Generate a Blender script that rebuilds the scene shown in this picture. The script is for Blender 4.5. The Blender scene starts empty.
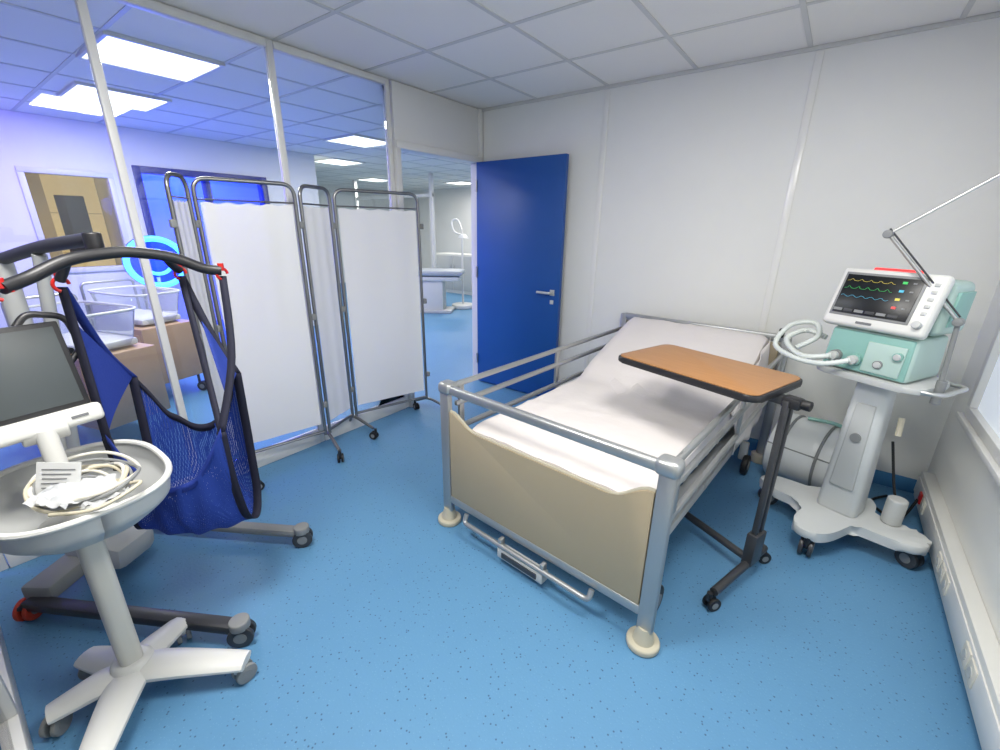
import bpy, bmesh, math, random
from mathutils import Vector, Matrix, noise
random.seed(4)
sc=bpy.context.scene
sc.view_settings.view_transform='Standard'
COL=bpy.context.collection
PI=math.pi
# ------------------------------------------------------------------ materials
def lin(c):
    return tuple(((x/255.)/12.92 if x/255.<=.04045 else ((x/255.+.055)/1.055)**2.4) for x in c)+(1.,)
def mat(name,rgb,rough=.5,metal=0.,emit=None,es=0.,bump=0.,bscale=60.,var=0.,spec=.5,coat=0.):
    m=bpy.data.materials.new(name); m.use_nodes=True; nt=m.node_tree; b=nt.nodes['Principled BSDF']
    b.inputs['Base Color'].default_value=lin(rgb); b.inputs['Roughness'].default_value=rough; b.inputs['Metallic'].default_value=metal
    b.inputs['Specular IOR Level'].default_value=spec; b.inputs['Coat Weight'].default_value=coat
    if emit: b.inputs['Emission Color'].default_value=lin(emit); b.inputs['Emission Strength'].default_value=es
    if bump or var:
        tc=nt.nodes.new('ShaderNodeTexCoord'); n=nt.nodes.new('ShaderNodeTexNoise'); n.inputs['Scale'].default_value=bscale; n.inputs['Detail'].default_value=4
        nt.links.new(tc.outputs['Object'],n.inputs['Vector'])
        if bump:
            bp=nt.nodes.new('ShaderNodeBump'); bp.inputs['Strength'].default_value=bump; bp.inputs['Distance'].default_value=.01
            nt.links.new(n.outputs['Fac'],bp.inputs['Height']); nt.links.new(bp.outputs['Normal'],b.inputs['Normal'])
        if var:
            mx=nt.nodes.new('ShaderNodeMix'); mx.data_type='RGBA'
            c=lin(rgb); mx.inputs[6].default_value=tuple(x*(1-var) for x in c[:3])+(1,); mx.inputs[7].default_value=tuple(min(1,x*(1+var)) for x in c[:3])+(1,)
            nt.links.new(n.outputs['Fac'],mx.inputs[0]); nt.links.new(mx.outputs[2],b.inputs['Base Color'])
    return m
def glassmat(name,tint=(1,1,1),ior=1.45,rough=0.0,base=0.0):
    m=bpy.data.materials.new(name); m.use_nodes=True; nt=m.node_tree; nt.nodes.clear()
    o=nt.nodes.new('ShaderNodeOutputMaterial'); t=nt.nodes.new('ShaderNodeBsdfTransparent'); g=nt.nodes.new('ShaderNodeBsdfGlossy'); g.inputs['Roughness'].default_value=rough
    t.inputs[0].default_value=tint+(1,); f=nt.nodes.new('ShaderNodeFresnel'); f.inputs[0].default_value=ior
    mx=nt.nodes.new('ShaderNodeMixShader'); nt.links.new(f.outputs[0],mx.inputs[0]); nt.links.new(t.outputs[0],mx.inputs[1]); nt.links.new(g.outputs[0],mx.inputs[2])
    if base:
        df=nt.nodes.new('ShaderNodeBsdfDiffuse'); df.inputs[0].default_value=(.8,.82,.84,1); m2=nt.nodes.new('ShaderNodeMixShader'); m2.inputs[0].default_value=base
        nt.links.new(mx.outputs[0],m2.inputs[1]); nt.links.new(df.outputs[0],m2.inputs[2]); nt.links.new(m2.outputs[0],o.inputs[0])
    else: nt.links.new(mx.outputs[0],o.inputs[0])
    return m
def floormat():
    m=mat('vinyl_floor_blue',(96,160,205),.45,spec=.4); nt=m.node_tree; b=nt.nodes['Principled BSDF']
    tc=nt.nodes.new('ShaderNodeTexCoord')
    v=nt.nodes.new('ShaderNodeTexVoronoi'); v.inputs['Scale'].default_value=46; v.feature='F1'
    v2=nt.nodes.new('ShaderNodeTexVoronoi'); v2.inputs['Scale'].default_value=90
    n=nt.nodes.new('ShaderNodeTexNoise'); n.inputs['Scale'].default_value=1.3; n.inputs['Detail'].default_value=5
    nt.links.new(tc.outputs['Object'],v.inputs['Vector']);nt.links.new(tc.outputs['Object'],v2.inputs['Vector']);nt.links.new(tc.outputs['Object'],n.inputs['Vector'])
    r=nt.nodes.new('ShaderNodeValToRGB'); r.color_ramp.elements[0].position=.10; r.color_ramp.elements[0].color=(1,1,1,1); r.color_ramp.elements[1].position=.18; r.color_ramp.elements[1].color=(0,0,0,1)
    nt.links.new(v.outputs['Distance'],r.inputs[0])
    r2=nt.nodes.new('ShaderNodeValToRGB'); r2.color_ramp.elements[0].position=.12; r2.color_ramp.elements[0].color=(1,1,1,1); r2.color_ramp.elements[1].position=.2; r2.color_ramp.elements[1].color=(0,0,0,1)
    nt.links.new(v2.outputs['Distance'],r2.inputs[0])
    a=nt.nodes.new('ShaderNodeMix');a.data_type='RGBA';a.inputs[6].default_value=lin((84,132,170));a.inputs[7].default_value=lin((94,143,180));nt.links.new(n.outputs['Fac'],a.inputs[0])
    k=nt.nodes.new('ShaderNodeMath');k.operation='MULTIPLY';k.inputs[1].default_value=.7;nt.links.new(r.outputs[0],k.inputs[0])
    bb=nt.nodes.new('ShaderNodeMix');bb.data_type='RGBA';bb.inputs[7].default_value=lin((34,58,84));nt.links.new(k.outputs[0],bb.inputs[0]);nt.links.new(a.outputs[2],bb.inputs[6])
    k2=nt.nodes.new('ShaderNodeMath');k2.operation='MULTIPLY';k2.inputs[1].default_value=.25;nt.links.new(r2.outputs[0],k2.inputs[0])
    c=nt.nodes.new('ShaderNodeMix');c.data_type='RGBA';c.inputs[7].default_value=lin((130,175,200));nt.links.new(k2.outputs[0],c.inputs[0]);nt.links.new(bb.outputs[2],c.inputs[6])
    nt.links.new(c.outputs[2],b.inputs['Base Color'])
    bp=nt.nodes.new('ShaderNodeBump');bp.inputs['Strength'].default_value=.15;bp.inputs['Distance'].default_value=.003
    nt.links.new(v2.outputs['Distance'],bp.inputs['Height']);nt.links.new(bp.outputs['Normal'],b.inputs['Normal'])
    return m
def woodmat():
    m=mat('laminate_wood',(190,128,66),.42); nt=m.node_tree; b=nt.nodes['Principled BSDF']
    tc=nt.nodes.new('ShaderNodeTexCoord');mp=nt.nodes.new('ShaderNodeMapping');mp.inputs['Scale'].default_value=(5,90,5)
    n=nt.nodes.new('ShaderNodeTexNoise');n.inputs['Scale'].default_value=1.5;n.inputs['Detail'].default_value=6
    nt.links.new(tc.outputs['Object'],mp.inputs[0]);nt.links.new(mp.outputs[0],n.inputs['Vector'])
    x=nt.nodes.new('ShaderNodeMix');x.data_type='RGBA';x.inputs[6].default_value=lin((138,94,54));x.inputs[7].default_value=lin((178,130,82));nt.links.new(n.outputs['Fac'],x.inputs[0]);nt.links.new(x.outputs[2],b.inputs['Base Color'])
    return m
def meshfabric():
    m=bpy.data.materials.new('sling_mesh_blue'); m.use_nodes=True; nt=m.node_tree; b=nt.nodes['Principled BSDF']; b.inputs['Base Color'].default_value=lin((22,55,140)); b.inputs['Roughness'].default_value=.8
    tc=nt.nodes.new('ShaderNodeTexCoord'); v=nt.nodes.new('ShaderNodeTexVoronoi'); v.inputs['Scale'].default_value=230; v.inputs['Randomness'].default_value=.15
    nt.links.new(tc.outputs['Object'],v.inputs['Vector'])
    l=nt.nodes.new('ShaderNodeMath');l.operation='LESS_THAN';l.inputs[1].default_value=.27;nt.links.new(v.outputs['Distance'],l.inputs[0])
    t=nt.nodes.new('ShaderNodeBsdfTransparent');mx=nt.nodes.new('ShaderNodeMixShader');o=nt.nodes['Material Output']
    nt.links.new(l.outputs[0],mx.inputs[0]);nt.links.new(b.outputs[0],mx.inputs[1]);nt.links.new(t.outputs[0],mx.inputs[2]);nt.links.new(mx.outputs[0],o.inputs[0])
    return m
def curtainmat():
    m=bpy.data.materials.new('screen_fabric_white'); m.use_nodes=True; nt=m.node_tree; b=nt.nodes['Principled BSDF']; b.inputs['Base Color'].default_value=lin((232,231,225)); b.inputs['Roughness'].default_value=.7
    tr=nt.nodes.new('ShaderNodeBsdfTranslucent');tr.inputs[0].default_value=lin((240,238,230));mx=nt.nodes.new('ShaderNodeMixShader');mx.inputs[0].default_value=.22;o=nt.nodes['Material Output']
    tp=nt.nodes.new('ShaderNodeBsdfTransparent');m3=nt.nodes.new('ShaderNodeMixShader');m3.inputs[0].default_value=.03
    nt.links.new(b.outputs[0],mx.inputs[1]);nt.links.new(tr.outputs[0],mx.inputs[2]);nt.links.new(mx.outputs[0],m3.inputs[1]);nt.links.new(tp.outputs[0],m3.inputs[2]);nt.links.new(m3.outputs[0],o.inputs[0])
    return m
M_wall=mat('wall_panel_white',(226,226,221),.45,bump=.03,bscale=8,var=.02)
M_wall2=mat('wall_far_white',(228,227,222),.6,var=.03,bscale=3)
M_strip=mat('joint_strip',(232,231,226),.22)
M_ceil=mat('ceiling_tile',(236,234,228),.9,bump=.25,bscale=220,var=.04)
M_bar=mat('ceiling_grid',(204,204,200),.5)
M_floor=floormat()
M_frame=mat('partition_frame_white',(216,216,213),.35)
M_glass=glassmat('clear_glass',(.94,.97,.98),1.5)
M_glass2=glassmat('clear_window_glass',(.96,.98,.98),1.2)
M_clear=glassmat('clear_plastic',(.92,.94,.95),1.3,.05,.12)
M_bag=glassmat('crinkled_plastic_bag',(.97,.98,.99),1.3,.10,.5)
M_door=mat('door_blue',(21,77,150),.42,var=.06,bscale=5)
M_steel=mat('brushed_steel',(190,190,188),.3,.8)
M_chrome=mat('screen_tube_steel',(140,140,140),.28,.85)
M_alu=mat('bed_silver_paint',(170,172,172),.34,.65)
M_beige=mat('bed_panel_beige',(170,155,127),.5,var=.02,bscale=2)
M_beige2=mat('bumper_beige',(186,180,160),.5)
M_sheet=mat('bed_sheet',(218,212,209),.85,bump=.3,bscale=14)
M_black=mat('black_rubber',(22,22,24),.5)
M_blackp=mat('black_plastic',(34,34,37),.4)
M_dark=mat('dark_grey_metal',(70,71,74),.4,.4)
M_grey=mat('grey_plastic',(128,130,130),.5)
M_lgrey=mat('light_grey_plastic',(184,186,184),.45)
M_white=mat('white_plastic',(212,212,207),.35)
M_cart=mat('cart_light_grey',(200,203,202),.4)
M_offw=mat('offwhite_plastic',(206,203,192),.45)
M_teal=mat('teal_plastic',(128,172,163),.4)
M_teal2=mat('pale_teal_plastic',(170,193,185),.4)
M_wood=woodmat()
M_cotwood=mat('cot_wood',(176,144,114),.5,var=.12,bscale=9)
M_mesh=meshfabric()
M_navy=mat('sling_strap_navy',(18,20,42),.8)
M_bluef=mat('sling_blue_border',(24,50,135),.8,bump=.2,bscale=150)
M_cur=curtainmat()
M_red=mat('red_plastic',(190,30,25),.4)
M_redl=mat('red_alarm_lamp',(230,60,60),.3,emit=(255,60,60),es=.9)
M_orange=mat('orange_cap',(180,60,40),.5)
M_scr=mat('screen_off_glass',(70,76,78),.4)
M_scr2=mat('screen_black',(14,18,20),.3)
def em(n,c,s): return mat(n,c,.5,emit=c,es=s)
E_panel=em('led_panel_light',(255,255,250),2.2)
E_blue=em('blue_ring_light',(50,120,255),7.0)
E_green=em('trace_green',(60,180,90),.4);E_yel=em('trace_yellow',(200,185,80),.4);E_cy=em('trace_cyan',(80,170,200),.4);E_rd=em('trace_red',(200,70,70),.4)
E_frost=em('frosted_window_daylight',(214,222,230),.45)  # pane emits by itself, standing in for daylight through the window
M_hose=mat('hose_clear_white',(206,212,208),.35)
M_cable=mat('cable_beige',(196,188,165),.5)
M_paper=mat('paper_white',(205,206,204),.7)
M_ink=mat('ink_grey',(110,112,114),.8)
M_brick=mat('exterior_wall_beige_lit',(205,180,130),.9,bump=.5,bscale=20,var=.15,emit=(210,180,120),es=.6)  # yellowish emission puts outdoor daylight into the facade colour
M_skirt=mat('skirting_blue',(70,130,178),.45)
M_bolster=mat('vinyl_white',(204,208,208),.35,bump=.1,bscale=10)
M_seam=mat('vinyl_seam_grey',(120,124,124),.5)
M_bblue=mat('blue_plastic',(20,60,200),.4,emit=(10,40,255),es=.8)
M_pgrey=mat('couch_grey',(165,172,178),.5)
# ------------------------------------------------------------------ builders
def link(ob,parent=None):
    COL.objects.link(ob)
    if parent: ob.parent=parent
    return ob
def empty(name,loc=(0,0,0),rz=0.):
    e=bpy.data.objects.new(name,None); e.empty_display_size=.1; e.location=loc; e.rotation_euler=(0,0,rz); COL.objects.link(e); return e
def finish(name,bm,m,parent,smooth=False,loc=(0,0,0),rot=(0,0,0)):
    bmesh.ops.recalc_face_normals(bm,faces=bm.faces[:])
    me=bpy.data.meshes.new(name); bm.to_mesh(me); bm.free()
    if m is not None: me.materials.append(m)
    ob=bpy.data.objects.new(name,me); ob.location=loc; ob.rotation_euler=rot; link(ob,parent)
    if smooth:
        for p in me.polygons: p.use_smooth=True
        try: me.set_sharp_from_angle(angle=math.radians(40))
        except Exception: pass
    return ob
def box(name,c,s,m,parent=None,bev=0.,rot=(0,0,0),seg=2):
    bm=bmesh.new(); bmesh.ops.create_cube(bm,size=1.)
    bmesh.ops.scale(bm,vec=s,verts=bm.verts)
    if bev>0: bmesh.ops.bevel(bm,geom=bm.edges[:],offset=min(bev,min(s)*.49),segments=seg,affect='EDGES',profile=.5)
    return finish(name,bm,m,parent,bev>0,c,rot)
def bx(name,x0,x1,y0,y1,z0,z1,m,parent=None,bev=0.):
    return box(name,((x0+x1)/2,(y0+y1)/2,(z0+z1)/2),(abs(x1-x0),abs(y1-y0),abs(z1-z0)),m,parent,bev)
def smoothpts(pts,n=6):
    P=[Vector(p) for p in pts]
    if len(P)<3: return P
    out=[]
    for i in range(len(P)-1):
        p0=P[max(i-1,0)];p1=P[i];p2=P[i+1];p3=P[min(i+2,len(P)-1)]
        for k in range(n):
            t=k/n; out.append(.5*((2*p1)+(-p0+p2)*t+(2*p0-5*p1+4*p2-p3)*t*t+(-p0+3*p1-3*p2+p3)*t**3))
    out.append(P[-1]); return out
def fillet(pts,r,n=5):
    P=[Vector(p) for p in pts]; out=[P[0]]
    for i in range(1,len(P)-1):
        a=(P[i-1]-P[i]);b=(P[i+1]-P[i]); ra=min(r,a.length*.49,b.length*.49); A=P[i]+a.normalized()*ra;B=P[i]+b.normalized()*ra
        for k in range(n+1):
            t=k/n; out.append((1-t)**2*A+2*t*(1-t)*P[i]+t*t*B)
    out.append(P[-1]); return out
def tube(name,pts,r,m,parent=None,seg=10,closed=False,flat=1.):
    P=[Vector(p) for p in pts]; n=len(P); bm=bmesh.new(); rings=[]
    up=None
    for i in range(n):
        if closed: t=(P[(i+1)%n]-P[i-1])
        else: t=(P[min(i+1,n-1)]-P[max(i-1,0)])
        t.normalize()
        if up is None:
            up=Vector((0,0,1)) if abs(t.z)<.9 else Vector((1,0,0))
        up=(up-t*up.dot(t)); up.normalize(); sd=t.cross(up)
        rr=r[i] if isinstance(r,(list,tuple)) else r
        rings.append([bm.verts.new(P[i]+up*math.cos(2*PI*k/seg)*rr+sd*math.sin(2*PI*k/seg)*rr*flat) for k in range(seg)])
    for i in range(n if closed else n-1):
        a=rings[i];b=rings[(i+1)%n]
        for k in range(seg): bm.faces.new((a[k],a[(k+1)%seg],b[(k+1)%seg],b[k]))
    if not closed: bm.faces.new(rings[0]);bm.faces.new(rings[-1])
    return finish(name,bm,m,parent,True)
def cyl(name,p0,p1,r,m,parent=None,r2=None,seg=24,bev=0.):
    p0=Vector(p0);p1=Vector(p1);d=p1-p0;bm=bmesh.new()
    bmesh.ops.create_cone(bm,cap_ends=True,segments=seg,radius1=r,radius2=r if r2 is None else r2,depth=d.length)
    if bev>0:
        es=[e for e in bm.edges if abs(e.verts[0].co.z-e.verts[1].co.z)<1e-6]
        bmesh.ops.bevel(bm,geom=es,offset=bev,segments=3,affect='EDGES',profile=.5)
    q=d.to_track_quat('Z','Y'); bmesh.ops.transform(bm,matrix=Matrix.Translation((p0+p1)/2)@q.to_matrix().to_4x4(),verts=bm.verts)
    return finish(name,bm,m,parent,True)
def prism(name,outline,h,m,parent=None,bev=0.,loc=(0,0,0),rot=(0,0,0)):
    """outline in local XY, extruded along Z by h"""
    bm=bmesh.new(); a=[bm.verts.new((x,y,0)) for x,y in outline]; b=[bm.verts.new((x,y,h)) for x,y in outline]; n=len(a)
    fa=bm.faces.new(a);fb=bm.faces.new(b)
    for i in range(n): bm.faces.new((a[i],a[(i+1)%n],b[(i+1)%n],b[i]))
    if bev>0:
        es=[e for f in (fa,fb) for e in f.edges]; bmesh.ops.bevel(bm,geom=es,offset=bev,segments=2,affect='EDGES',profile=.5)
    return finish(name,bm,m,parent,True,loc,rot)
def rrect(w,h,r,n=6,cx=0,cy=0):
    o=[]
    for (sx,sy,a0) in ((1,1,0),(-1,1,PI/2),(-1,-1,PI),(1,-1,1.5*PI)):
        for k in range(n+1):
            a=a0+PI/2*k/n; o.append((cx+sx*(w/2-r)+r*math.cos(a),cy+sy*(h/2-r)+r*math.sin(a)))
    return o
def grid(name,fn,nu,nv,m,parent=None,thick=0.):
    bm=bmesh.new(); V=[[bm.verts.new(fn(i/nu,j/nv)) for j in range(nv+1)] for i in range(nu+1)]
    for i in range(nu):
        for j in range(nv): bm.faces.new((V[i][j],V[i+1][j],V[i+1][j+1],V[i][j+1]))
    ob=finish(name,bm,m,parent,True)
    if thick: md=ob.modifiers.new('s','SOLIDIFY'); md.thickness=thick; md.offset=0
    return ob
def ribbon(name,pts,w,wd,m,parent=None,th=.004):
    P=smoothpts(pts,6);wd=Vector(wd).normalized()
    bm=bmesh.new();V=[(bm.verts.new(p-wd*w/2),bm.verts.new(p+wd*w/2)) for p in P]
    for i in range(len(V)-1): bm.faces.new((V[i][0],V[i][1],V[i+1][1],V[i+1][0]))
    ob=finish(name,bm,m,parent,True); md=ob.modifiers.new('s','SOLIDIFY'); md.thickness=th; md.offset=0; return ob
def caster(pre,x,y,r,parent,hd=0.,top=None,mw=None,mh=None,w=.022):
    """twin wheel caster standing on z=0"""
    mw=mw or M_black; mh=mh or M_blackp
    d=Vector((math.cos(hd),math.sin(hd),0)); s=Vector((-d.y,d.x,0)); c=Vector((x,y,r))
    for i,k in enumerate((-1,1)):
        cyl(pre+'_wheel_%d'%(i+1),c+s*(k*w*.35),c+s*(k*w*1.0),r,mw,parent,bev=.003,seg=24)
        cyl(pre+'_hub_%d'%(i+1),c+s*(k*w*.9),c+s*(k*w*1.06),r*.5,M_grey,parent,seg=16)
    cyl(pre+'_axle',c-s*w,c+s*w,r*.18,M_grey,parent,seg=10)
    t=top if top else r*2+.02
    tube(pre+'_fork',[c-d*r*.1,c-d*r*.35+Vector((0,0,r*.7)),(x-d.x*r*.6,y-d.y*r*.6,r*1.6),(x-d.x*r*.6,y-d.y*r*.6,t)],w*.34*1.6,mh,parent,8)
# ------------------------------------------------------------------ room shell
W=3.44;H=2.47
X0,Y1,Y0=-8.0,6.0,-5.6
bx('floor',X0,W+.1,Y0,Y1,-.1,0,M_floor)
bx('ceiling',X0,W+.1,Y0,Y1,H,H+.1,M_ceil)
g=bmesh.new()
def addbox(bm,x0,x1,y0,y1,z0,z1):
    r=bmesh.ops.create_cube(bm,size=1.)
    for v in r['verts']:
        v.co=Vector(((x0+x1)/2+v.co.x*(x1-x0),(y0+y1)/2+v.co.y*(y1-y0),(z0+z1)/2+v.co.z*(z1-z0)))
x=-7.8
while x<W: addbox(g,x-.012,x+.012,Y0,Y1 if x<0 else 0,H-.005,H); x+=.6
y=-5.4
while y<Y1: addbox(g,X0,W if y<0 else 0,y-.012,y+.012,H-.0045,H); y+=.6
finish('trim_1',g,M_bar,None)
bx('wall_back',0,W+.1,0,.12,0,H,M_wall)
WZ=.64;WY=-.33
bx('wall_right_lower',W,W+.12,Y0,0,0,WZ,M_wall)
bx('wall_right_upper',W,W+.12,Y0,0,2.05,H,M_wall)
bx('wall_right_corner',W,W+.12,WY,0,WZ,2.05,M_wall)
bx('wall_right_end',W,W+.12,Y0,-2.3,WZ,2.05,M_wall)
for i,xx in enumerate((1.20,2.45)):
    bx('trim_%d'%(i+2),xx-.02,xx+.02,-.006,0,.09,H-.03,M_strip,bev=.002)
bx('trim_4',0.05,W,-.016,0,H-.022,H-.006,M_bar)
bx('trim_5',W-.016,W,Y0,-.016,H-.022,H-.006,M_bar)
bx('trim_6',0.0,.045,-.045,0,2.05,H-.006,M_wall)
bx('baseboard_back',0.95,W,-.012,0,0,.09,M_skirt,bev=.003)
bx('baseboard_right',W-.01,W,-3.46,-.012,0,.05,M_skirt)
# right wall window
wn=empty('window_1')
for (a,b,c,d) in ((-2.3,WY,WZ,WZ+.05),(-2.3,WY,2.0,2.05),(WY-.05,WY,WZ+.05,2.0),(-2.3,-2.25,WZ+.05,2.0),(-1.33,-1.28,WZ+.05,2.0)):
    bx('window_frame',W-.02,W+.06,a,b,c,d,M_frame,wn,.004)
bx('window_sill',W-.04,W+.02,-2.35,WY+.03,WZ-.03,WZ,M_frame,wn,.005)
bx('frosted_pane_glow',W+.01,W+.02,-2.25,WY-.05,WZ+.05,2.0,E_frost,wn)
# cable trunking with sockets on right wall
tr=empty('cable_trunking')
bx('trunking_body',W-.055,W-.0,-3.4,-.16,.06,.22,M_white,tr,.006)
bx('trunking_lid',W-.06,W-.054,-3.4,-.16,.09,.19,M_frame,tr,.002)
for i,yy in enumerate((-.45,-.95,-1.03,-1.11,-1.5,-1.58)):
    bx('socket_%d'%i,W-.066,W-.058,yy-.035,yy+.035,.105,.175,M_offw,tr,.004)
    cyl('socket_hole_%d'%i,(W-.068,yy,.14),(W-.064,yy,.14),.018,M_lgrey,tr)
bx('red_socket',W-.068,W-.058,-.38,-.33,.11,.17,M_red,tr,.004)
# front glass wall (behind camera, at far left of view)
fw=empty('window_2')
bx('front_base_rail',0.03,2.2,-3.52,-3.47,0,.12,M_frame,fw,.004)
bx('front_mid_rail',0.03,2.2,-3.51,-3.475,1.0,1.05,M_frame,fw,.004)
bx('front_top_rail',0.03,2.2,-3.52,-3.47,H-.07,H-.007,M_frame,fw,.004)
for xx in (.03,1.05,2.16): bx('front_post',xx,xx+.04,-3.52,-3.47,.12,H-.07,M_frame,fw,.004)
bx('front_glass',.07,2.16,-3.498,-3.492,.12,H-.07,M_glass,fw)
bx('wall_front',2.2,W,-3.6,-3.47,0,H,M_wall)
# glazed partition at x=0
pt=empty('window_3')
ms=[-1.02,-1.83,-2.62,-3.42]
for i,yy in enumerate(ms): bx('mullion_%d'%i,-.02,.02,yy-.017,yy+.017,0,H-.007,M_frame,pt,.004)
for i in range(3):
    a,b=ms[i+1]+.02,ms[i]-.02
    bx('base_rail_%d'%i,-.025,.025,a,b,0,.1,M_frame,pt,.004)
    bx('head_rail_%d'%i,-.025,.025,a,b,H-.045,H-.007,M_frame,pt,.004)
    bx('glass_%d'%i,-.004,.004,a,b,.1,H-.045,M_glass,pt)
# door frame + transom
dr=empty('door_frame')
bx('door_transom',-.03,.03,-.99,-.0,2.09,H-.007,M_frame,dr,.003)
bx('door_head',-.05,.05,-.99,-.0,2.04,2.09,M_frame,dr,.004)
bx('door_jamb_1',-.05,.05,-.06,-.0,0,2.04,M_frame,dr,.004)
bx('door_jamb_2',-.05,.05,-1.0,-.955,0,2.04,M_frame,dr,.004)
d1=empty('door_1')
bx('leaf',.055,.95,-.105,-.062,.012,2.04,M_door,d1,.003)
for i,z in enumerate((.25,1.1,1.85)): cyl('hinge_%d'%i,(.054,-.11,z-.05),(.054,-.11,z+.05),.009,M_steel,d1)
box('handle_plate',(.885,-.109,.98),(.045,.008,.05),M_lgrey,d1,.004)
box('lock_plate',(.885,-.109,.90),(.035,.008,.035),M_lgrey,d1,.004)
tube('handle_lever',fillet([(.885,-.105,.98),(.885,-.155,.98),(.76,-.155,.98)],.02),.011,M_lgrey,d1)
# ------------------------------------------------------------------ adjoining room shell
bx('wall_far_left_1',-3.7,-3.6,Y0,-2.5,0,H,M_wall2)
bx('wall_far_left_2',-3.7,-3.6,-2.5,-1.78,0,1.0,M_wall2)
bx('wall_far_left_3',-3.7,-3.6,-2.5,-1.78,2.0,H,M_wall2)
bx('wall_far_left_4',-3.7,-3.6,-1.78,-1.6,0,H,M_wall2)
bx('wall_far_left_5',-3.7,-3.6,-1.6,-.15,2.1,H,M_wall2)
bx('wall_far_left_6',-3.7,-3.6,-.15,.6,0,H,M_wall2)
bx('wall_blue_room_west',-5.3,-5.2,-1.7,.6,0,H,M_wall2)
bx('wall_blue_room_south',-5.2,-3.7,-1.68,-1.62,0,H,M_wall2)
bx('wall_blue_room_north',-5.2,-3.7,.54,.6,0,H,M_wall2)
bx('wall_partition_north',-.05,.05,.0,Y1,0,H,M_wall2)
bx('wall_north',X0,0,Y1-.1,Y1,0,H,M_wall2)
bx('wall_south',X0,W,Y0-.1,Y0,0,H,M_wall2)
bx('wall_west',X0-.1,X0,Y0,Y1,0,H,M_wall2)
w4=empty('window_4')
for (a,b,c,d) in ((-2.5,-1.78,1.0,1.05),(-2.5,-1.78,1.95,2.0),(-2.5,-2.45,1.05,1.95),(-1.83,-1.78,1.05,1.95)):
    bx('frame',-3.72,-3.58,a,b,c,d,M_frame,w4,.004)
bx('pane',-3.66,-3.65,-2.45,-1.83,1.05,1.95,M_glass2,w4)
cw=empty('courtyard_building')
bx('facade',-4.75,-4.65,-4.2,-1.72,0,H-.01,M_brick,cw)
M_cour=mat('facade_joint',(165,140,98),.9,emit=(165,140,98),es=.35)  # joints and pier glow too, daylight put into their colour
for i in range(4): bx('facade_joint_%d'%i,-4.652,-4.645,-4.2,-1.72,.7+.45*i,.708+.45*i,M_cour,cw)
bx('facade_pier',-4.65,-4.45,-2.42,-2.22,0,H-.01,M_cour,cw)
bx('facade_opening',-4.66,-4.64,-2.12,-1.86,1.1,1.8,mat('facade_opening_dark',(70,66,60),.5),cw)
df=empty('door_frame')
M_dframe=mat('dark_blue_frame',(40,50,120),.4)
for (a,b,c,d) in ((-1.6,-1.53,0,2.1),(-.22,-.15,0,2.1),(-1.53,-.22,2.03,2.1),(-.9,-.85,0,2.03)):
    bx('frame',-3.72,-3.58,a,b,c,d,M_dframe,df,.004)
pf=empty('window_5')
for xx in (-6.2,-5.0,-3.8): bx('post',xx,xx+.08,3.07,3.13,0,H-.007,M_frame,pf,.004)
bx('rail_low',-6.2,-3.72,3.08,3.12,0,.1,M_frame,pf);bx('rail_mid',-6.2,-3.72,3.08,3.12,2.05,2.11,M_frame,pf)
# ceiling led panels
WARM=(1,.97,.925)
def led(x,y,s=.56,power=30,col=WARM,light=True):
    e=empty('ceiling_light',(x,y,0))
    bx('frame_a',-s/2-.02,s/2+.02,-s/2-.02,-s/2,H-.02,H-.001,M_white,e);bx('frame_b',-s/2-.02,s/2+.02,s/2,s/2+.02,H-.02,H-.001,M_white,e)
    bx('frame_c',-s/2-.02,-s/2,-s/2,s/2,H-.02,H-.001,M_white,e);bx('frame_d',s/2,s/2+.02,-s/2,s/2,H-.02,H-.001,M_white,e)
    bx('diffuser',-s/2,s/2,-s/2,s/2,H-.014,H-.001,E_panel,e)
    if light:
        l=bpy.data.lights.new('panel_lamp','AREA'); l.shape='SQUARE'; l.size=s; l.energy=power; l.color=col
        o=bpy.data.objects.new('panel_lamp',l); o.location=(0,0,H-.03); link(o,e)
led(1.5,-3.1,power=46);led(2.7,-2.1,power=31)
W2=(1,.95,.86)
led(-.9,-2.1,power=36,col=W2);led(-2.2,-1.98,power=30,col=W2);led(-3.9,1.2,power=30);led(-2.1,3.3,power=36);led(-5.7,3.3,power=30);led(-2.1,.3,power=34,col=W2);led(-4.5,4.8,power=30)  # last panel, over the storage cabinet, is added to brighten the far end
def spot(name,loc,tgt,size,power,col):
    l=bpy.data.lights.new(name,'AREA'); l.shape='SQUARE'; l.size=size; l.energy=power; l.color=col
    o=bpy.data.objects.new(name,l); o.location=loc; o.rotation_euler=(Vector(tgt)-Vector(loc)).to_track_quat('-Z','Y').to_euler(); link(o); return o
spot('blue_treatment_lamp',(-4.3,-.6,2.35),(-4.9,-.6,0),.8,110,(.015,.045,1))
spot('violet_wall_lamp',(-2.6,-3.3,2.3),(-3.6,-3.2,1.2),.5,28,(.20,.11,1))
spot('violet_wall_lamp',(-1.0,-4.6,2.3),(-1.4,-4.2,.8),.5,24,(.22,.11,1))
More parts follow.
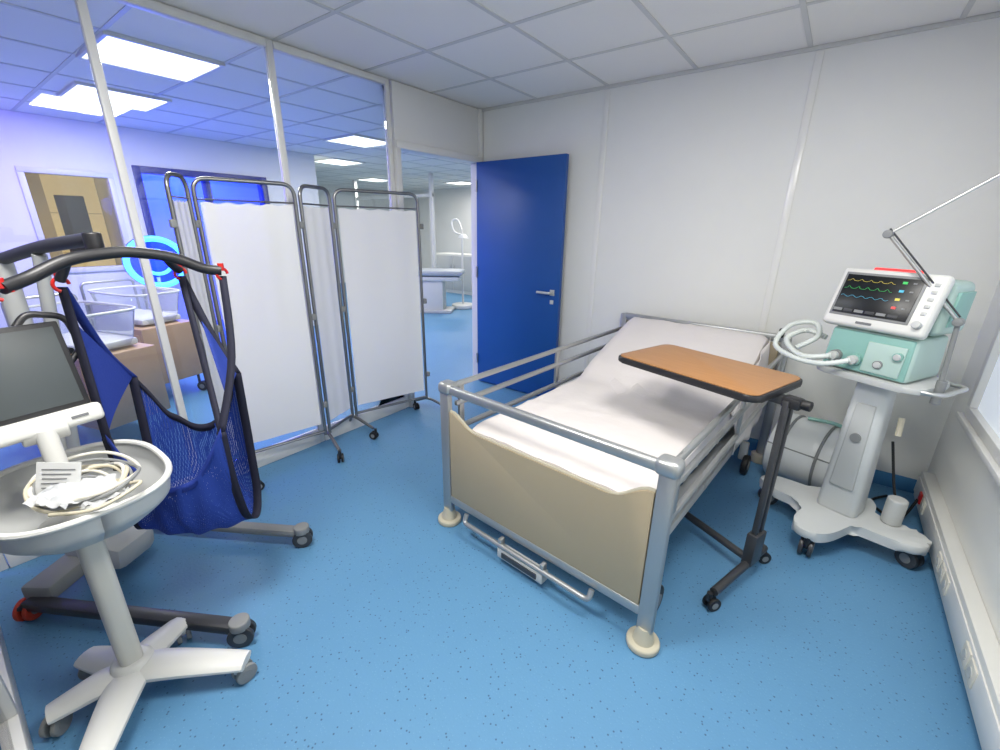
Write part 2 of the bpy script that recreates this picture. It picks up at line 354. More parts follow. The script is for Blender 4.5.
# ------------------------------------------------------------------ hospital bed
bed=empty('hospital_bed',(1.915,-1.965,0),math.radians(-4.6))
hw=.545;Lb=1.86
for i,sx in enumerate((-1,1)):
    box('foot_post_%d'%i,(sx*hw,0,.42),(.062,.035,.70),M_alu,bed,.012)
    cyl('foot_bumper_%d'%i,(sx*hw,0,0),(sx*hw,0,.028),.062,M_beige2,bed,bev=.008)
    cyl('foot_bumper_cone_%d'%i,(sx*hw,0,.028),(sx*hw,0,.09),.04,M_beige2,bed,r2=.026)
    box('corner_cap_%d'%i,(sx*(hw-.005),.012,.765),(.085,.075,.06),M_alu,bed,.02,seg=3)
    box('head_post_%d'%i,(sx*hw,Lb,.47),(.055,.035,.82),M_alu,bed,.012)
    cyl('head_bumper_%d'%i,(sx*hw,Lb,0),(sx*hw,Lb,.06),.055,M_beige2,bed,bev=.008)
    for k,(z,y0,y1) in enumerate(((.765,.04,Lb-.02),(.665,.06,Lb-.02),(.53,.04,Lb-.02))):
        box('side_rail_%d_%d'%(i,k),(sx*(hw+.0),(y0+y1)/2,z),(.024,y1-y0,.030),M_alu,bed,.011)
    for k,yy in enumerate((.10,.95,1.80)):
        box('rail_upright_%d_%d'%(i,k),(sx*(hw-.0),yy,.645),(.018,.035,.27),M_alu,bed,.006)
    box('frame_side_%d'%i,(sx*.47,Lb/2,.40),(.04,Lb-.1,.06),M_alu,bed,.01)
    box('under_side_%d'%i,(sx*.44,Lb/2,.22),(.04,Lb-.3,.05),M_lgrey,bed,.01)
for k,yy in enumerate((.17,Lb-.25)):
    for i,sx in enumerate((-1,1)):
        cx=sx*.51
        cyl('bed_wheel_%d_%d'%(k,i),(cx-.018,yy,.065),(cx+.018,yy,.065),.065,M_black,bed,bev=.008)
        cyl('bed_wheel_hub_%d_%d'%(k,i),(cx-.021,yy,.065),(cx+.021,yy,.065),.03,M_grey,bed)
        box('bed_wheel_fork_%d_%d'%(k,i),(cx-sx*.03,yy+.02,.15),(.05,.03,.13),M_lgrey,bed,.01)
for k,yy in enumerate((.19,.9,Lb-.25)):
    box('cross_bar_%d'%k,(0,yy,.23),(.93,.05,.05),M_lgrey,bed,.01)
for k,(a,b) in enumerate((((0,.3,.24),(0,.85,.40)),((0,Lb-.3,.24),(0,1.0,.40)))):
    for sx in (-.3,.3):
        tube('lift_arm_%d'%k,[(sx,a[1],a[2]),(sx,b[1],b[2])],.022,M_lgrey,bed)
box('mattress_platform',(0,.60,.455),(.90,1.08,.03),M_lgrey,bed,.008)
box('foot_top_rail',(0,0,.762),(2*hw,.034,.045),M_alu,bed,.014,seg=3)
box('foot_bottom_rail',(0,0,.155),(2*hw-.05,.032,.045),M_alu,bed,.01)
box('hand_grip',(hw-.03,Lb-.03,.90),(.03,.05,.06),M_blackp,bed,.01)
def foottop(t):
    a=abs(t)
    s=max(0,min(1,(a-.70)/.27)); s=s*s*(3-2*s)
    return .585+.065*s+(.012 if t>0 else 0)*s
o=[(-.512,.175),(.512,.175)]
N=40
for k in range(N+1):
    t=1-2*k/N; o.append((.512*t,foottop(t)))
prism('footboard_panel',o,.024,M_beige,bed,.003,(0,.012,0),(PI/2,0,0))
tube('footboard_edge',[(.512*(1-2*k/N),0,foottop(1-2*k/N)+.002) for k in range(N+1)],.007,M_beige2,bed,8)
tube('foot_bracket',fillet([(-.38,-.03,.14),(-.38,-.05,.10),(.33,-.05,.10),(.33,-.03,.14)],.03),.012,M_alu,bed)
box('foot_pedal_box',(-.02,-.035,.062),(.26,.05,.05),M_lgrey,bed,.006)
box('foot_pedal_opening',(-.02,-.062,.064),(.2,.006,.028),M_dark,bed,.002)
for sx in (-.14,.10): box('pedal_hanger',(sx,-.04,.095),(.02,.03,.08),M_alu,bed,.004)
box('headboard_panel',(0,Lb,.62),(2*hw-.06,.022,.42),M_beige,bed,.01)
box('headboard_rail',(0,Lb,.86),(2*hw,.034,.05),M_alu,bed,.014)
def mtop(y):
    s=max(0,(y-1.02)); a=max(0,min(1,s/.22)); a=a*a*(3-2*a)
    return .580+ (s*.41)*a
ny,nx=64,34
bm=bmesh.new()
rows=[]
for j in range(ny+1):
    yy=.07+(Lb-.05-.07)*j/ny
    zt=mtop(yy); row=[]
    e=min(j,ny-j)/3.0; er=max(0,1-e)**2*.028
    for i in range(nx+1):
        u=-1+2*i/nx; ex=max(0,(abs(u)-.9)/.1)
        wr=.006*noise.noise(Vector((u*3.2,yy*3.,0)))+.004*noise.noise(Vector((u*9,yy*5,2)))+.005*noise.noise(Vector((u*2+yy*7,yy*1.5,5)))
        wr+=.005*math.exp(-((yy-.62-.12*u)/.018)**2)+.005*math.exp(-((yy-1.12+.04*u)/.02)**2)
        row.append(bm.verts.new((u*.455,yy,zt-er-.022*ex*ex+wr)))
    rows.append(row)
for j in range(ny):
    for i in range(nx): bm.faces.new((rows[j][i],rows[j][i+1],rows[j+1][i+1],rows[j+1][i]))
loop=[rows[0][i] for i in range(nx+1)]+[rows[j][nx] for j in range(1,ny+1)]+[rows[ny][i] for i in range(nx-1,-1,-1)]+[rows[j][0] for j in range(ny-1,0,-1)]
prev=loop
for lev in range(1,4):
    new=[]
    for v,v0 in zip(prev,loop):
        base=mtop(v0.co.y)-.12; z=v0.co.z+(base-v0.co.z)*lev/3
        off=.008*math.sin(v0.co.y*40+v0.co.x*30)*(lev/3); k=1.012
        new.append(bm.verts.new((v0.co.x*k+(off if abs(v0.co.x)>.4 else 0),v0.co.y+(-.008 if v0.co.y<.1 else 0),z)))
    n=len(prev)
    for i in range(n): bm.faces.new((prev[i],prev[(i+1)%n],new[(i+1)%n],new[i]))
    prev=new
bm.faces.new(prev)
finish('mattress_with_sheet',bm,M_sheet,bed,True)
grid('sheet_overhang',lambda u,v:(.468+.045*math.sin(v*PI*.5)+.008*math.sin(u*22+v*3),1.12+.66*u,(mtop(1.12+.66*u)-.02)*(1-v)+(.34+.03*math.sin(u*9))*v),40,14,M_sheet,bed,.004)
# ------------------------------------------------------------------ overbed table
ot=empty('overbed_table',(2.365,-1.255,0),math.radians(-18.5))
prism('table_rim',rrect(.685,.425,.05),.028,M_blackp,ot,.008,(0,0,.882))
prism('table_top',rrect(.667,.407,.045),.005,M_wood,ot,.001,(0,0,.9085))
box('top_support_bar',(.17,0,.862),(.46,.045,.035),M_dark,ot,.006)
box('top_support_plate',(.0,0,.876),(.25,.16,.014),M_dark,ot,.004)
box('mast_head',(.385,0,.862),(.07,.055,.045),M_blackp,ot,.01)
cyl('lock_knob',(.41,-.0,.865),(.45,-.0,.865),.020,M_black,ot,bev=.004)
for i,yy in enumerate((-.022,.022)): box('mast_tube_%d'%i,(.372,yy,.47),(.024,.024,.80),M_dark,ot,.005)
box('mast_sleeve',(.372,0,.16),(.045,.09,.16),M_dark,ot,.006)
tube('base_bar',[(.372,.0,.085),(.0,.06,.085),(-.10,.075,.085)],.018,M_dark,ot)
tube('base_cross',[(.38,-.31,.085),(.372,0,.085),(.365,.14,.085)],.018,M_dark,ot)
caster('caster_a',.38,-.31,.03,ot,hd=1.2,top=.085);caster('caster_b',.365,.15,.03,ot,hd=1.0,top=.085)
caster('caster_c',-.10,.075,.028,ot,hd=.3,top=.08)
# ------------------------------------------------------------------ folding privacy screen
ps=empty('folding_privacy_screen')
A=Vector((.235,-2.535,0));B=Vector((.08,-2.39,0));Cc=Vector((.18,-1.87,0));D=Vector((.075,-1.59,0));E=Vector((.25,-.98,0))
ht=1.72
def panel(tag,a,b,g0=.02):
    d=(b-a).normalized(); a2=a+d*g0;b2=b-d*g0
    tube(tag+'_frame',fillet([(a2.x,a2.y,.13),(a2.x,a2.y,ht),(b2.x,b2.y,ht),(b2.x,b2.y,.13)],.07,8),.011,M_chrome,ps,12)
    tube(tag+'_lower_bar',[(a2.x,a2.y,.155),(b2.x,b2.y,.155)],.010,M_chrome,ps,8)
    tube(tag+'_upper_bar',[(a2.x,a2.y,1.62),(b2.x,b2.y,1.62)],.005,M_chrome,ps,8)
    nrm=Vector((-d.y,d.x,0));L=(b2-a2).length
    def f(u,v):
        p=a2+d*(.02+(L-.04)*u); w=.0022*math.sin(u*PI*5+.6)*(.35+.65*abs(v-.5))+.003*noise.noise(Vector((u*3,v*2,a.x*9)))
        p=p+nrm*w; return (p.x,p.y,.215+(1.39)*v+ .004*math.sin(u*PI*9)*(1 if v>.97 else 0))
    grid(tag+'_fabric',f,48,20,M_cur,ps)
panel('panel_1',A,B,.015);panel('panel_2',B,Cc);panel('panel_3',Cc,D,.015);panel('panel_4',D,E)
for i,(p,dv) in enumerate(((A,(.9,.15)),(B,(1,-.1)),(Cc,(1,-.25)),(D,(1,.1)),(E,(1,.15)))):
    dv=Vector((dv[0],dv[1],0)).normalized()
    for z in (.35,.95,1.5): box('hinge_clip',(p.x,p.y,z),(.03,.03,.04),M_grey,ps,.006)
    q0=p-dv*(.05 if i in(1,3) else .12); q1=p+dv*.20
    if i in (0,2,4): q0=p-dv*.14
    tube('foot_%d'%i,fillet([(q0.x,q0.y,.085),(p.x-dv.x*.03,p.y-dv.y*.03,.13),(p.x+dv.x*.03,p.y+dv.y*.03,.13),(q1.x,q1.y,.085)],.03),.011,M_chrome,ps)
    caster('caster_%d_a'%i,q1.x,q1.y,.030,ps,hd=.5+i,top=.085,w=.019)
    if q0.x>.06: caster('caster_%d_b'%i,q0.x,q0.y,.030,ps,hd=2+i,top=.085,w=.019)
# ------------------------------------------------------------------ ventilator on cart
VX,VY=3.025,-.75
vt=empty('ventilator_on_cart',(VX,VY,0),math.radians(-20))
def star(pts,m,z,h,name):
    prism(name,[(p.x,p.y) for p in smoothpts([Vector((a,b,0)) for a,b in pts]+[Vector((pts[0][0],pts[0][1],0))],5)[:-1]],h,m,vt,.018,(0,0,z))
star([(.10,-.11),(.07,-.28),(.02,-.35),(-.05,-.35),(-.09,-.28),(-.12,-.13),(-.28,-.12),(-.37,-.06),(-.36,.01),(-.27,.05),(-.13,.09),(-.10,.20),(-.03,.24),(.05,.23),(.10,.17),(.14,.06),(.26,.10),(.33,.08),(.35,0),(.30,-.07)],M_cart,.105,.050,'cart_base')
for i,(a,b) in enumerate(((-.32,-.03),(.0,-.31),(.30,.02),(.01,.19))): caster('cart_caster_%d'%i,a,b,.046,vt,hd=.8+i,top=.115,mw=M_dark,w=.028)
dvc=bpy.data.objects.new('ventilator_unit',None);dvc.location=(-.02,0,0.012);dvc.rotation_euler=(0,0,math.radians(-8));link(dvc,vt)
def lo(name,z0,z1,w0,d0,w1,d1,m,y0=0,y1=0,bev=.02,x0=0,par=None):
    bm=bmesh.new();r=bmesh.ops.create_cube(bm,size=1.)
    for v in bm.verts:
        t=v.co.z+.5; v.co=Vector((x0+v.co.x*(w0+(w1-w0)*t),v.co.y*(d0+(d1-d0)*t)+y0+(y1-y0)*t,z0+(z1-z0)*t))
    bmesh.ops.bevel(bm,geom=bm.edges[:],offset=bev,segments=3,affect='EDGES',profile=.5)
    return finish(name,bm,m,par or vt,True)
lo('column',.14,.87,.175,.15,.135,.12,M_cart,0,0,.03)
lo('column_front_inset',.30,.74,.10,.02,.075,.02,M_lgrey,-.074,-.061,.006)
cyl('column_outlet',(.0,-.065,.57),(.0,-.084,.57),.022,M_grey,vt)
prism('shelf',rrect(.42,.31,.06),.028,M_lgrey,dvc,.008,(0.02,-.01,.85))
tube('shelf_handle',fillet([(.20,-.13,.865),(.28,-.11,.865),(.28,.12,.865),(.20,.13,.865)],.05),.010,M_steel,dvc)
lo('breathing_unit',.88,1.07,.34,.28,.33,.26,M_teal2,0,.01,.02,par=dvc)
lo('breathing_unit_front',.888,1.062,.32,.02,.31,.02,M_teal,-.135,-.115,.006,par=dvc)
lo('breathing_unit_panel',.90,1.03,.14,.01,.14,.01,M_teal2,-.147,-.133,.003,.07,par=dvc)
for i,(a,z) in enumerate(((-.11,.94),(-.03,.94),(.06,.94),(.12,.99))):
    cyl('port_%d'%i,(a,-.135,z),(a,-.18 if i<2 else -.16,z),.020 if i<2 else .014,M_lgrey,dvc,bev=.003)
    cyl('port_ring_%d'%i,(a,-.13,z),(a,-.155,z),.026 if i<2 else .018,M_teal if i%2 else M_grey,dvc)
lo('monitor_rear',1.08,1.30,.38,.24,.36,.20,M_teal2,.06,.08,.03,par=dvc)
lo('side_vent',1.12,1.26,.012,.15,.012,.13,M_teal,.06,.08,.003,.187,par=dvc)
tm=math.radians(-20)
mo=bpy.data.objects.new('monitor_head',None);mo.location=(-.015,-.085,1.20);mo.rotation_euler=(tm,0,0);link(mo,dvc)
box('monitor_bezel',(0,0,0),(.385,.055,.265),M_white,mo,.018,seg=3)
box('monitor_screen_frame',(-.02,-.028,.010),(.300,.006,.20),M_grey,mo,.002)
box('monitor_screen',(-.02,-.0315,.010),(.280,.004,.178),M_scr2,mo,.001)
cyl('rotary_knob',(.162,-.027,-.085),(.162,-.052,-.085),.015,M_lgrey,mo,bev=.003)
for i in range(5): box('key_%d'%i,(.162,-.029,.085-.03*i),(.018,.006,.014),M_lgrey,mo,.002)
box('stand_in_mark',(-.02,-.029,-.112),(.06,.003,.010),M_ink,mo)
for i,(mm,zz,amp) in enumerate(((E_yel,.070,.008),(E_green,.035,.010),(E_cy,.0,.007))):
    pts=[]
    for k in range(80):
        t=k/79; ph=(t*5)%1; pts.append((-.152+.182*t,-.0348,zz+amp*(max(0,math.sin(ph*PI))**6 if i<2 else math.sin(ph*2*PI)*.6)))
    tube('trace_%d'%i,pts,.0006,mm,mo,5)
for i in range(4):
    for j in range(2): box('value_%d_%d'%(i,j),(.060+.034*j,-.0343,.080-.036*i),(.016 if j==0 else .012,.002,.010 if j==0 else .006),(E_green,E_cy,E_yel,E_rd)[(i+j)%4] if j==0 else M_grey,mo)
for i in range(6): box('soft_key_%d'%i,(-.140+.042*i,-.0343,-.064),(.034,.002,.012),M_dark if i%2 else M_grey,mo)
box('alarm_lamp',(0,.012,.138),(.18,.03,.02),M_redl,mo,.008)
def hose(name,pts,r=.015,m=None,n=10):
    P=smoothpts(pts,n); L=len(P); tube(name,P,[r*(1+.10*((i%2)*2-1)) for i in range(L)],m or M_hose,dvc,10)
hose('hose_1',[(-.11,-.18,.94),(-.20,-.21,.915),(-.30,-.17,.925),(-.37,-.10,.96),(-.33,-.02,1.0),(-.24,.0,.98)],.013,None,14)
hose('hose_2',[(-.03,-.18,.94),(-.12,-.23,.905),(-.26,-.22,.90),(-.39,-.16,.93),(-.39,-.06,1.02),(-.31,.0,1.04),(-.25,-.06,.99),(-.29,-.15,.93)],.012,None,14)
tube('yellow_tag',[(.12,.0,.70),(.13,-.02,.62)],.012,M_cable,vt)
tube('power_cable',smoothpts([(.10,.08,.55),(.16,.1,.3),(.2,.12,.2)],8),.006,M_black,vt)
cyl('gas_filter',(.19,.06,.155),(.19,.06,.29),.04,M_lgrey,vt,bev=.01)
def LV(x,y,z):
    v=Matrix.Rotation(math.radians(20),3,'Z')@Vector((x-VX,y-VY,0)); return (v.x,v.y,z)
a0=LV(3.205,-.885,.84);a1=LV(3.19,-.885,1.165);a2=LV(2.905,-.85,1.492);a3=LV(3.30,-.85,1.81)
tube('arm_bracket',[LV(3.10,-.80,.862),LV(3.205,-.885,.862)],.010,M_grey,vt)
cyl('arm_clamp',(a0[0],a0[1],.82),(a0[0],a0[1],.92),.017,M_grey,vt)
tube('arm_lower',[a0,a1],.009,M_grey,vt);tube('arm_middle',[a1,a2],.007,M_steel,vt);tube('arm_middle_spring',[Vector(a1)+Vector((0,0,.02)),Vector(a2)+Vector((0,0,.022))],.0035,M_dark,vt)
tube('arm_upper',[a2,a3],.006,M_steel,vt)
for i,a in enumerate((a1,a2)):
    cyl('arm_joint_%d'%i,(a[0],a[1]-.018,a[2]),(a[0],a[1]+.018,a[2]),.017,M_grey,vt,bev=.004)
cyl('arm_end_holder',a3,(a3[0]+.02,a3[1],a3[2]-.04),.015,M_grey,vt)
pc=tube('power_cable',smoothpts([(W-.07,-.36,.13),(W-.1,-.38,.03),(3.30,-.44,.008),(3.2,-.3,.008),(3.28,-.16,.008)],8),.007,M_black,None)
# ------------------------------------------------------------------ white rolled air mattress between bed and ventilator
bo=empty('air_mattress_roll',(2.855,-.315,0),math.radians(-16))
P=[];Rr=[]
for k in range(33):
    t=k/32; xx=-.185+.37*t; e=abs(2*t-1); P.append((xx,0,.215)); Rr.append(.21*math.sqrt(max(.35,1-max(0,(e-.86)/.14)**2*.5))*(1-.035*math.exp(-((xx+.09)/.018)**2)-.035*math.exp(-((xx-.09)/.018)**2)))
tube('roll_body',P,Rr,M_bolster,bo,36)
for i,xx in enumerate((-.09,.09)): tube('roll_strap_%d'%i,[(xx,.207*math.cos(a),.215+.207*math.sin(a)) for a in [2*PI*k/32 for k in range(32)]],.008,M_seam,bo,8,closed=True)
tube('roll_spiral',[(.186,(.02+.12*k/60)*math.cos(k*.35),.215+(.02+.12*k/60)*math.sin(k*.35)) for k in range(60)],.005,M_seam,bo,6)
tube('roll_flap_edge',[(-.165+.33*k/12,-.207*math.cos(.35),.215+.207*math.sin(.35)) for k in range(13)],.005,M_seam,bo,6)
tube('roll_air_hose',smoothpts([(.19,-.05,.29),(.235,-.09,.35),(.20,-.06,.43),(.10,.0,.445),(-.04,-.02,.44)],8),.011,M_teal,bo,10)
# ------------------------------------------------------------------ patient hoist with sling
hs=empty('patient_hoist')
r1=Vector((.47,-3.385,.075));t1=Vector((1.25,-2.925,.075));r2=Vector((.16,-2.97,.075));t2=Vector((.93,-2.50,.075))
for i,(a,b) in enumerate(((r1,t1),(r2,t2))):
    q=(b-a).normalized();ang=math.atan2(q.y,q.x)
    box('leg_%d'%i,(a+b)/2+Vector((0,0,.0)),((b-a).length,.055,.04),M_dark if i==0 else M_grey,hs,.012,(0,0,ang))
    caster('front_caster_%d'%i,b.x,b.y,.045,hs,hd=ang+.4,top=.07,mw=M_dark,w=.026)
    cyl('leg_cap_%d'%i,b+Vector((0,0,.0)),b+Vector((0,0,.035)),.035,M_grey,hs,bev=.005)
    caster('rear_caster_%d'%i,a.x,a.y,.045,hs,hd=ang+1.8,top=.07,mw=M_orange,w=.024)
mb=Vector((.34,-3.14,0))
d=(t1-r1).normalized();n_=Vector((-d.y,d.x,0));ang=math.atan2(d.y,d.x)
box('base_cross',(r1+r2)/2+Vector((.03,.02,.03)),(.12,(r1-r2).length-.02,.07),M_grey,hs,.015,(0,0,math.atan2((r2-r1).y,(r2-r1).x)-PI/2))
box('base_cover',mb+d*.08+Vector((0,0,.15)),(.28,.19,.12),M_lgrey,hs,.035,(0,math.radians(10),ang))
box('base_actuator_housing',mb+d*.05+Vector((0,0,.32)),(.12,.12,.26),M_lgrey,hs,.03,(0,math.radians(6),ang))
tube('mast',[mb+Vector((0,0,.15)),mb+d*.02+Vector((0,0,1.36))],.033,M_lgrey,hs,14)
tube('push_handle',fillet([mb-d*.04+n_*.18+Vector((0,0,.98)),mb-d*.16+n_*.18+Vector((0,0,1.0)),mb-d*.16-n_*.18+Vector((0,0,1.0)),mb-d*.04-n_*.18+Vector((0,0,.98))],.05),.014,M_blackp,hs)
bt=mb+d*.02+Vector((0,0,1.35));be=Vector((.885,-2.965,1.452))
tube('boom',smoothpts([bt-d*.08,bt+Vector((0,0,.02)),(bt+be)/2+Vector((0,0,.02)),be],6),.021,M_dark,hs,12)
tube('actuator',[mb+d*.06+Vector((0,0,.62)),(bt*.55+be*.45)+Vector((0,0,.0))],.020,M_lgrey,hs,12)
cyl('boom_end',be+Vector((0,0,-.045)),be+Vector((0,0,.02)),.024,M_blackp,hs,bev=.006)
sp=[(1.02,-3.20,1.335),(.985,-3.14,1.355),(.955,-3.05,1.395),(.93,-2.95,1.41),(.925,-2.88,1.41),(.93,-2.78,1.39),(.95,-2.70,1.35),(.97,-2.65,1.34)]
tube('spreader_bar',smoothpts(sp,6),.018,M_blackp,hs,12)
tube('spreader_arm',smoothpts([(.93,-2.80,1.395),(.88,-2.77,1.36),(.86,-2.745,1.34)],5),.014,M_blackp,hs,10)
tube('spreader_arm_2',smoothpts([(.955,-3.05,1.395),(.92,-3.06,1.36),(.905,-3.07,1.335)],5),.014,M_blackp,hs,10)
hooks=[Vector((1.02,-3.20,1.335)),Vector((.97,-2.65,1.34)),Vector((.86,-2.745,1.34)),Vector((.905,-3.07,1.335))]
for i,h in enumerate(hooks):
    tube('hook_%d'%i,[h+Vector((0,.018*math.cos(a),-.012+.02*math.sin(a))) for a in [2*PI*k/14 for k in range(11)]],.005,M_red,hs,8)
    cyl('hook_tip_%d'%i,h+Vector((0,0,0)),h+Vector((0,0,.026)),.010,M_red,hs)
e_=Vector((.70,.72,0)).normalized();nn=Vector((.72,-.70,0)).normalized();c0=Vector((.985,-2.885,0))
def sl(u,v):
    s=2*u-1
    hwid=.185*(1-.10*abs(v-.5))
    zf=.62+.17*s*s; zb=.74+.20*s*s
    if v<.5:
        t=v/.5; off=.13*max(0,math.cos(t*PI/2))**.7; z=.375+(zf-.375)*(1-math.sin(t*PI/2)**.8)
    else:
        t=(v-.5)/.5; off=-.13*math.sin(t*PI/2)**.8; z=.375+(zb-.375)*(1-max(0,math.cos(t*PI/2))**.8)
    z+=.03*s*s+.012*noise.noise(Vector((s*4,v*6,0)))
    p=c0+e_*(s*hwid)+nn*(off*(1-.25*s*s)+.022*noise.noise(Vector((s*4,v*4,3)))); return (p.x,p.y,z)
grid('sling_body',sl,28,34,M_mesh,hs)
def edge(us,name,w,wd):
    ribbon(name,[sl(us,k/10) for k in range(11)],w,wd,M_navy,hs)
edge(0,'sling_edge_l',.03,e_);edge(1,'sling_edge_r',.03,e_)
ribbon('sling_edge_front',[sl(k/10,0.0) for k in range(11)],.03,(0,0,1),M_bluef,hs)
ribbon('sling_edge_back',[sl(k/10,1.0) for k in range(11)],.03,(0,0,1),M_navy,hs)
Lf,Rf,Lb_,Rb=Vector(sl(0,0)),Vector(sl(1,0)),Vector(sl(0,1)),Vector(sl(1,1))
def strap(name,a,b,w0,m,bow=(0,0,0),wd=None):
    mid=(a+b)/2+Vector(bow); ribbon(name,[a,mid,b],w0,wd or e_,m,hs)
dn=Vector((0,0,-.02))
strap('strap_l_front',hooks[3]+dn,Lf,.026,M_navy,(-.0,-.0,-.04));strap('strap_l_back',hooks[3]+dn,Lb_,.03,M_bluef,(-.02,0,-.05))
strap('strap_r_front',hooks[1]+dn,Rf,.026,M_navy,(.02,.02,-.02));strap('strap_r_back',hooks[2]+dn,Rb,.03,M_navy,(.0,0,-.03))
strap('strap_r_loop',hooks[2]+dn,Rf,.022,M_navy,(.01,.0,-.05))
def wing(a,b,c,name,m):
    def f(u,v):
        p=a*(1-v)+(b*(1-u)+c*u)*v; p=p+nn*(.02*math.sin(PI*u)*v); return tuple(p)
    grid(name,f,8,12,m,hs)
wing(hooks[3]+Vector((0,0,-.12)),Lf,Lb_,'sling_wing_l',M_bluef);wing(hooks[2]+Vector((.02,.02,-.12)),Rf+(Rb-Rf)*.45,Rb,'sling_wing_r',M_bluef)
# ------------------------------------------------------------------ patient monitor on roll stand (foreground left)
pm=empty('patient_monitor_on_stand',(1.145,-3.215,0),0)
legs=[(math.radians(a),r) for a,r in ((42,.345),(118,.18),(205,.20),(327,.34),(262,.20))]
for i,(a,r) in enumerate(legs):
    dx,dy=math.cos(a),math.sin(a)
    P=smoothpts([(0,0,.090),(dx*r*.4,dy*r*.4,.092),(dx*r*.75,dy*r*.75,.086),(dx*r*1.04,dy*r*1.04,.080)],5)
    tube('base_leg_%d'%i,P,[.030-.012*k/(len(P)-1) for k in range(len(P))],M_white,pm,14,flat=2.1)
    caster('caster_%d'%i,dx*r,dy*r,.034,pm,hd=a+.9,top=.072,mw=M_grey,mh=M_lgrey,w=.022)
cyl('base_hub',(0,0,.06),(0,0,.135),.075,M_white,pm,r2=.052,bev=.012)
box('column',(-.005,0,.38),(.078,.062,.56),M_offw,pm,.02,seg=3)
cyl('column_collar',(-.02,0,.60),(-.03,0,.68),.05,M_white,pm,r2=.09,bev=.008)
bc=Vector((-.05,.02,0))
def bas(u,v):
    a=2*PI*u
    def se(k): return math.copysign(abs(k)**.75,k)
    rr=.10+.14*min(1,v*1.6)**.8 if v<.62 else .24+.012*((v-.62)/.38)
    z=.65 if v<.2 else .65+.13*((v-.2)/.8)
    return (bc.x+se(math.cos(a))*rr*1.0,bc.y+se(math.sin(a))*rr*.82,z)
grid('basket_shell',bas,48,14,M_lgrey,pm,.006)
cyl('basket_floor',(bc.x,bc.y,.645),(bc.x,bc.y,.657),.11,M_lgrey,pm)
tube('basket_rim',[bas(k/48,1.0) for k in range(48)],.009,M_white,pm,8,closed=True)
for j in range(9):
    rr=.080+.010*j; ox=.06+.012*math.sin(j*2.1);oy=.01+.012*math.cos(j*1.7)
    tube('cable_%d'%j,[(bc.x+ox+rr*.95*math.cos(a)*(1+.10*math.sin(3*a+j)),bc.y+oy+rr*.75*math.sin(a),.765+.014*math.sin(2*a+j)+.005*j) for a in [2*PI*k/36 for k in range(36)]],.0052,(M_cable,M_grey,M_offw)[j%3],pm,8,closed=True)
tube('cable_lead',smoothpts([(bc.x+.15,bc.y+.05,.79),(bc.x+.24,bc.y+.10,.82),(bc.x+.26,bc.y+.0,.80),(bc.x+.18,bc.y-.08,.79)],8),.0048,M_cable,pm)
lf=bpy.data.objects.new('leaflet',None);lf.location=(bc.x+.05,bc.y-.04,.80);lf.rotation_euler=(math.radians(-15),math.radians(8),math.radians(52));link(lf,pm)
box('paper_leaflet',(0,0,0),(.10,.003,.14),M_paper,lf)
for i in range(8): box('leaflet_line_%d'%i,(-.004*(i%3),-.0025,.050-.013*i),(.075-.01*(i%3),.001,.0025),M_ink,lf)
for i,(a,b,cz,rz) in enumerate(((.145,-.04,.815,.5),(.11,.0,.795,1.2),(.17,.02,.80,.1))):
    grid('plastic_bag_%d'%i,lambda u,v,a=a,b=b,cz=cz,rz=rz:(bc.x+a+.065*math.cos(rz)*(2*u-1)-.05*math.sin(rz)*(2*v-1),bc.y+b+.065*math.sin(rz)*(2*u-1)+.05*math.cos(rz)*(2*v-1),cz+.022*math.sin(PI*u)*math.sin(PI*v)+.016*noise.noise(Vector((u*6,v*6,rz)))),18,18,M_bag,pm)
cyl('post',(-.07,.0,.68),(-.12,.0,.93),.024,M_white,pm)
cyl('post_knuckle',(-.14,-.05,.925),(-.14,.05,.925),.035,M_white,pm,bev=.006)
mh=bpy.data.objects.new('monitor_head',None);mh.location=(-.185,-.02,1.072);mh.rotation_euler=(0,math.radians(-14),math.radians(10));link(mh,pm)
box('housing',(-.035,0,0),(.07,.285,.30),M_white,mh,.02,seg=3)
box('front_bezel',(.004,0,.016),(.012,.275,.268),M_blackp,mh,.005)
box('screen_glass',(.011,0,.018),(.004,.244,.232),M_scr,mh,.001)
box('chin',(.018,0,-.140),(.05,.30,.055),M_white,mh,.014,seg=3)
box('stand_in_mark',(.044,.09,-.140),(.002,.04,.008),M_ink,mh)
cyl('power_button',(.042,-.10,-.14),(.046,-.10,-.14),.009,M_lgrey,mh)
tube('carry_handle',fillet([(-.04,.06,.15),(-.04,.09,.185),(-.04,.175,.165),(-.04,.185,.06),(-.04,.14,.02)],.03),.010,M_blackp,mh)
# ------------------------------------------------------------------ adjoining room contents
def cot(x,y,rz):
    c=empty('baby_cot_trolley',(x,y,0),rz)
    box('cabinet',(0,0,.42),(.74,.44,.5),M_cotwood,c,.01)
    box('drawer_front',(0,-.222,.42),(.66,.012,.40),M_cotwood,c,.006);box('drawer_gap',(0,-.23,.44),(.66,.004,.008),M_dark,c)
    for a in (-.34,.34):
        for b in (-.19,.19): caster('wheel',a,b,.045,c,hd=.4,top=.17)
    def tub(u,v):
        a=2*PI*u; se=lambda k: math.copysign(abs(k)**.45,k); s=.82+.18*v
        return (se(math.cos(a))*.37*s,se(math.sin(a))*.21*s,.68+.26*v)
    grid('clear_tub',tub,36,6,M_clear,c); tube('tub_rim',[tub(k/36,1) for k in range(36)],.009,M_white,c,8,closed=True)
    box('cot_mattress',(0,0,.71),(.6,.32,.05),M_white,c,.015)
    tube('cot_rail',fillet([(-.37,-.2,.67),(-.37,-.2,1.0),(-.37,.2,1.0),(-.37,.2,.67)],.04),.011,M_steel,c)
cot(-1.35,-2.72,.3);cot(-2.1,-2.2,.25)
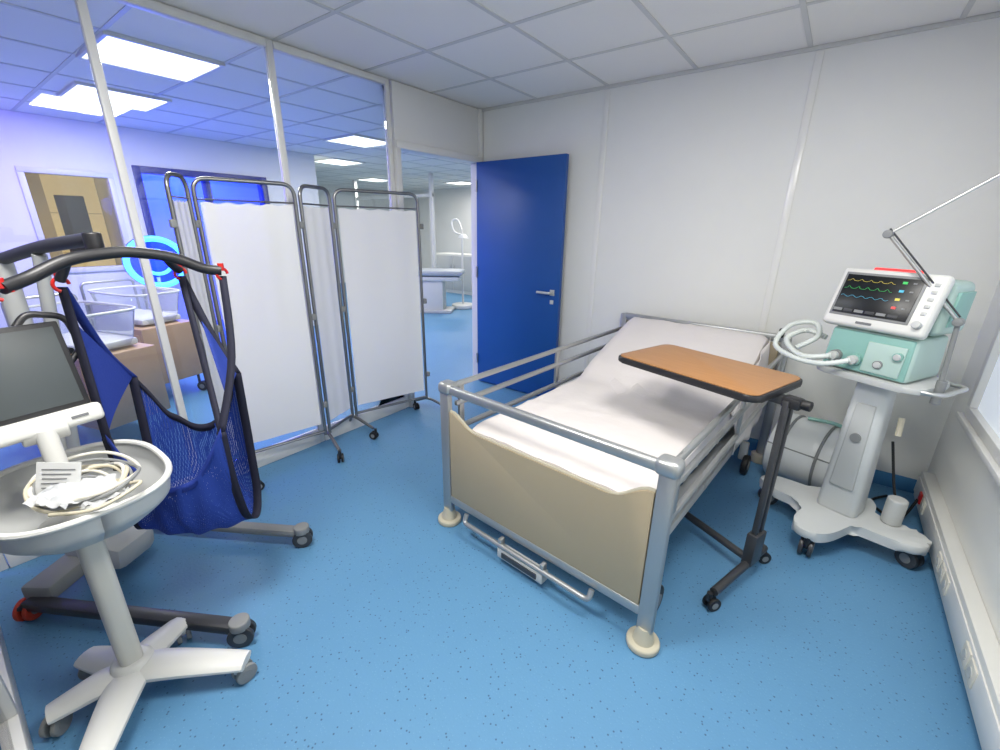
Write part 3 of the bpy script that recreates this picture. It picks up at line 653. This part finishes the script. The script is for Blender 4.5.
rl=empty('blue_phototherapy_lamp',(-3.0,-1.74,0))
ring=lambda R,z0: [(0.0+R*.25*math.cos(a),R*math.cos(a),z0+R*math.sin(a)) for a in [2*PI*k/40 for k in range(40)]]
tube('outer_ring',ring(.24,1.11),.030,E_blue,rl,12,closed=True)
tube('inner_ring',ring(.12,1.11),.018,E_blue,rl,10,closed=True)
cyl('back_shell',(-.10,0,1.11),(-.07,0,1.11),.27,M_bblue,rl,bev=.01)
tube('stand',[(-.08,0,.12),(-.08,0,.95)],.02,M_white,rl)
cyl('foot',(-.08,0,0),(-.08,0,.12),.22,M_white,rl,r2=.05)
for zz,ee in ((1.11,14),(1.7,10)):
    l=bpy.data.lights.new('ring_glow','POINT');l.energy=ee;l.color=(.03,.09,1);l.shadow_soft_size=.1;o=bpy.data.objects.new('ring_glow',l);o.location=(.2,.1,zz);link(o,rl)
tcx=empty('examination_couch',(-3.1,2.35,0),.6)
box('couch_pad',(0,0,.72),(1.2,.55,.09),M_pgrey,tcx,.03);box('couch_frame',(0,0,.62),(1.1,.45,.08),M_white,tcx,.02);box('couch_pedestal',(0,0,.32),(.5,.35,.56),M_white,tcx,.03);box('couch_foot',(0,0,.03),(.8,.45,.06),M_lgrey,tcx,.015)
el=empty('examination_lamp',(-2.9,3.0,0))
cyl('lamp_base',(0,0,0),(0,0,.08),.22,M_white,el,bev=.02)
tube('lamp_pole',[(0,0,.08),(0,0,1.45)],.02,M_white,el)
tube('lamp_arm',smoothpts([(0,0,1.45),(-.1,0,1.62),(-.2,-.05,1.6),(-.12,-.08,1.42),(.1,-.1,1.36)],6),.018,M_white,el)
cyl('lamp_head',(.12,-.1,1.30),(.12,-.1,1.38),.10,M_white,el,r2=.05,bev=.01)
cb=empty('storage_cabinet',(-4.4,4.6,0))
box('carcass',(0,0,.45),(1.2,.5,.9),M_white,cb,.008)
for i in range(2): box('cabinet_door_%d'%i,(-.29+.58*i,-.255,.47),(.55,.015,.78),M_lgrey,cb,.004);box('cabinet_pull_%d'%i,(-.06+.12*i,-.268,.6),(.012,.012,.12),M_steel,cb,.003)
# ------------------------------------------------------------------ world + camera
w=bpy.data.worlds.new('World');sc.world=w;w.use_nodes=True
bg=w.node_tree.nodes['Background'];bg.inputs[0].default_value=(.85,.9,1,1);bg.inputs[1].default_value=.9
cd=bpy.data.cameras.new('camera');cam=bpy.data.objects.new('camera',cd);COL.objects.link(cam);sc.camera=cam
cd.sensor_width=36;cd.lens=432.37/1000*36;cd.clip_start=.02
pi_,ya,ro=.3288,.6416,.0118
F=Vector((-math.sin(ya)*math.cos(pi_),math.cos(ya)*math.cos(pi_),-math.sin(pi_)));R=Vector((math.cos(ya),math.sin(ya),0));U=R.cross(F)
R2=R*math.cos(ro)+U*math.sin(ro);U2=U*math.cos(ro)-R*math.sin(ro)
cam.matrix_world=Matrix(((R2.x,U2.x,-F.x,2.7513),(R2.y,U2.y,-F.y,-3.3303),(R2.z,U2.z,-F.z,1.5),(0,0,0,1)))
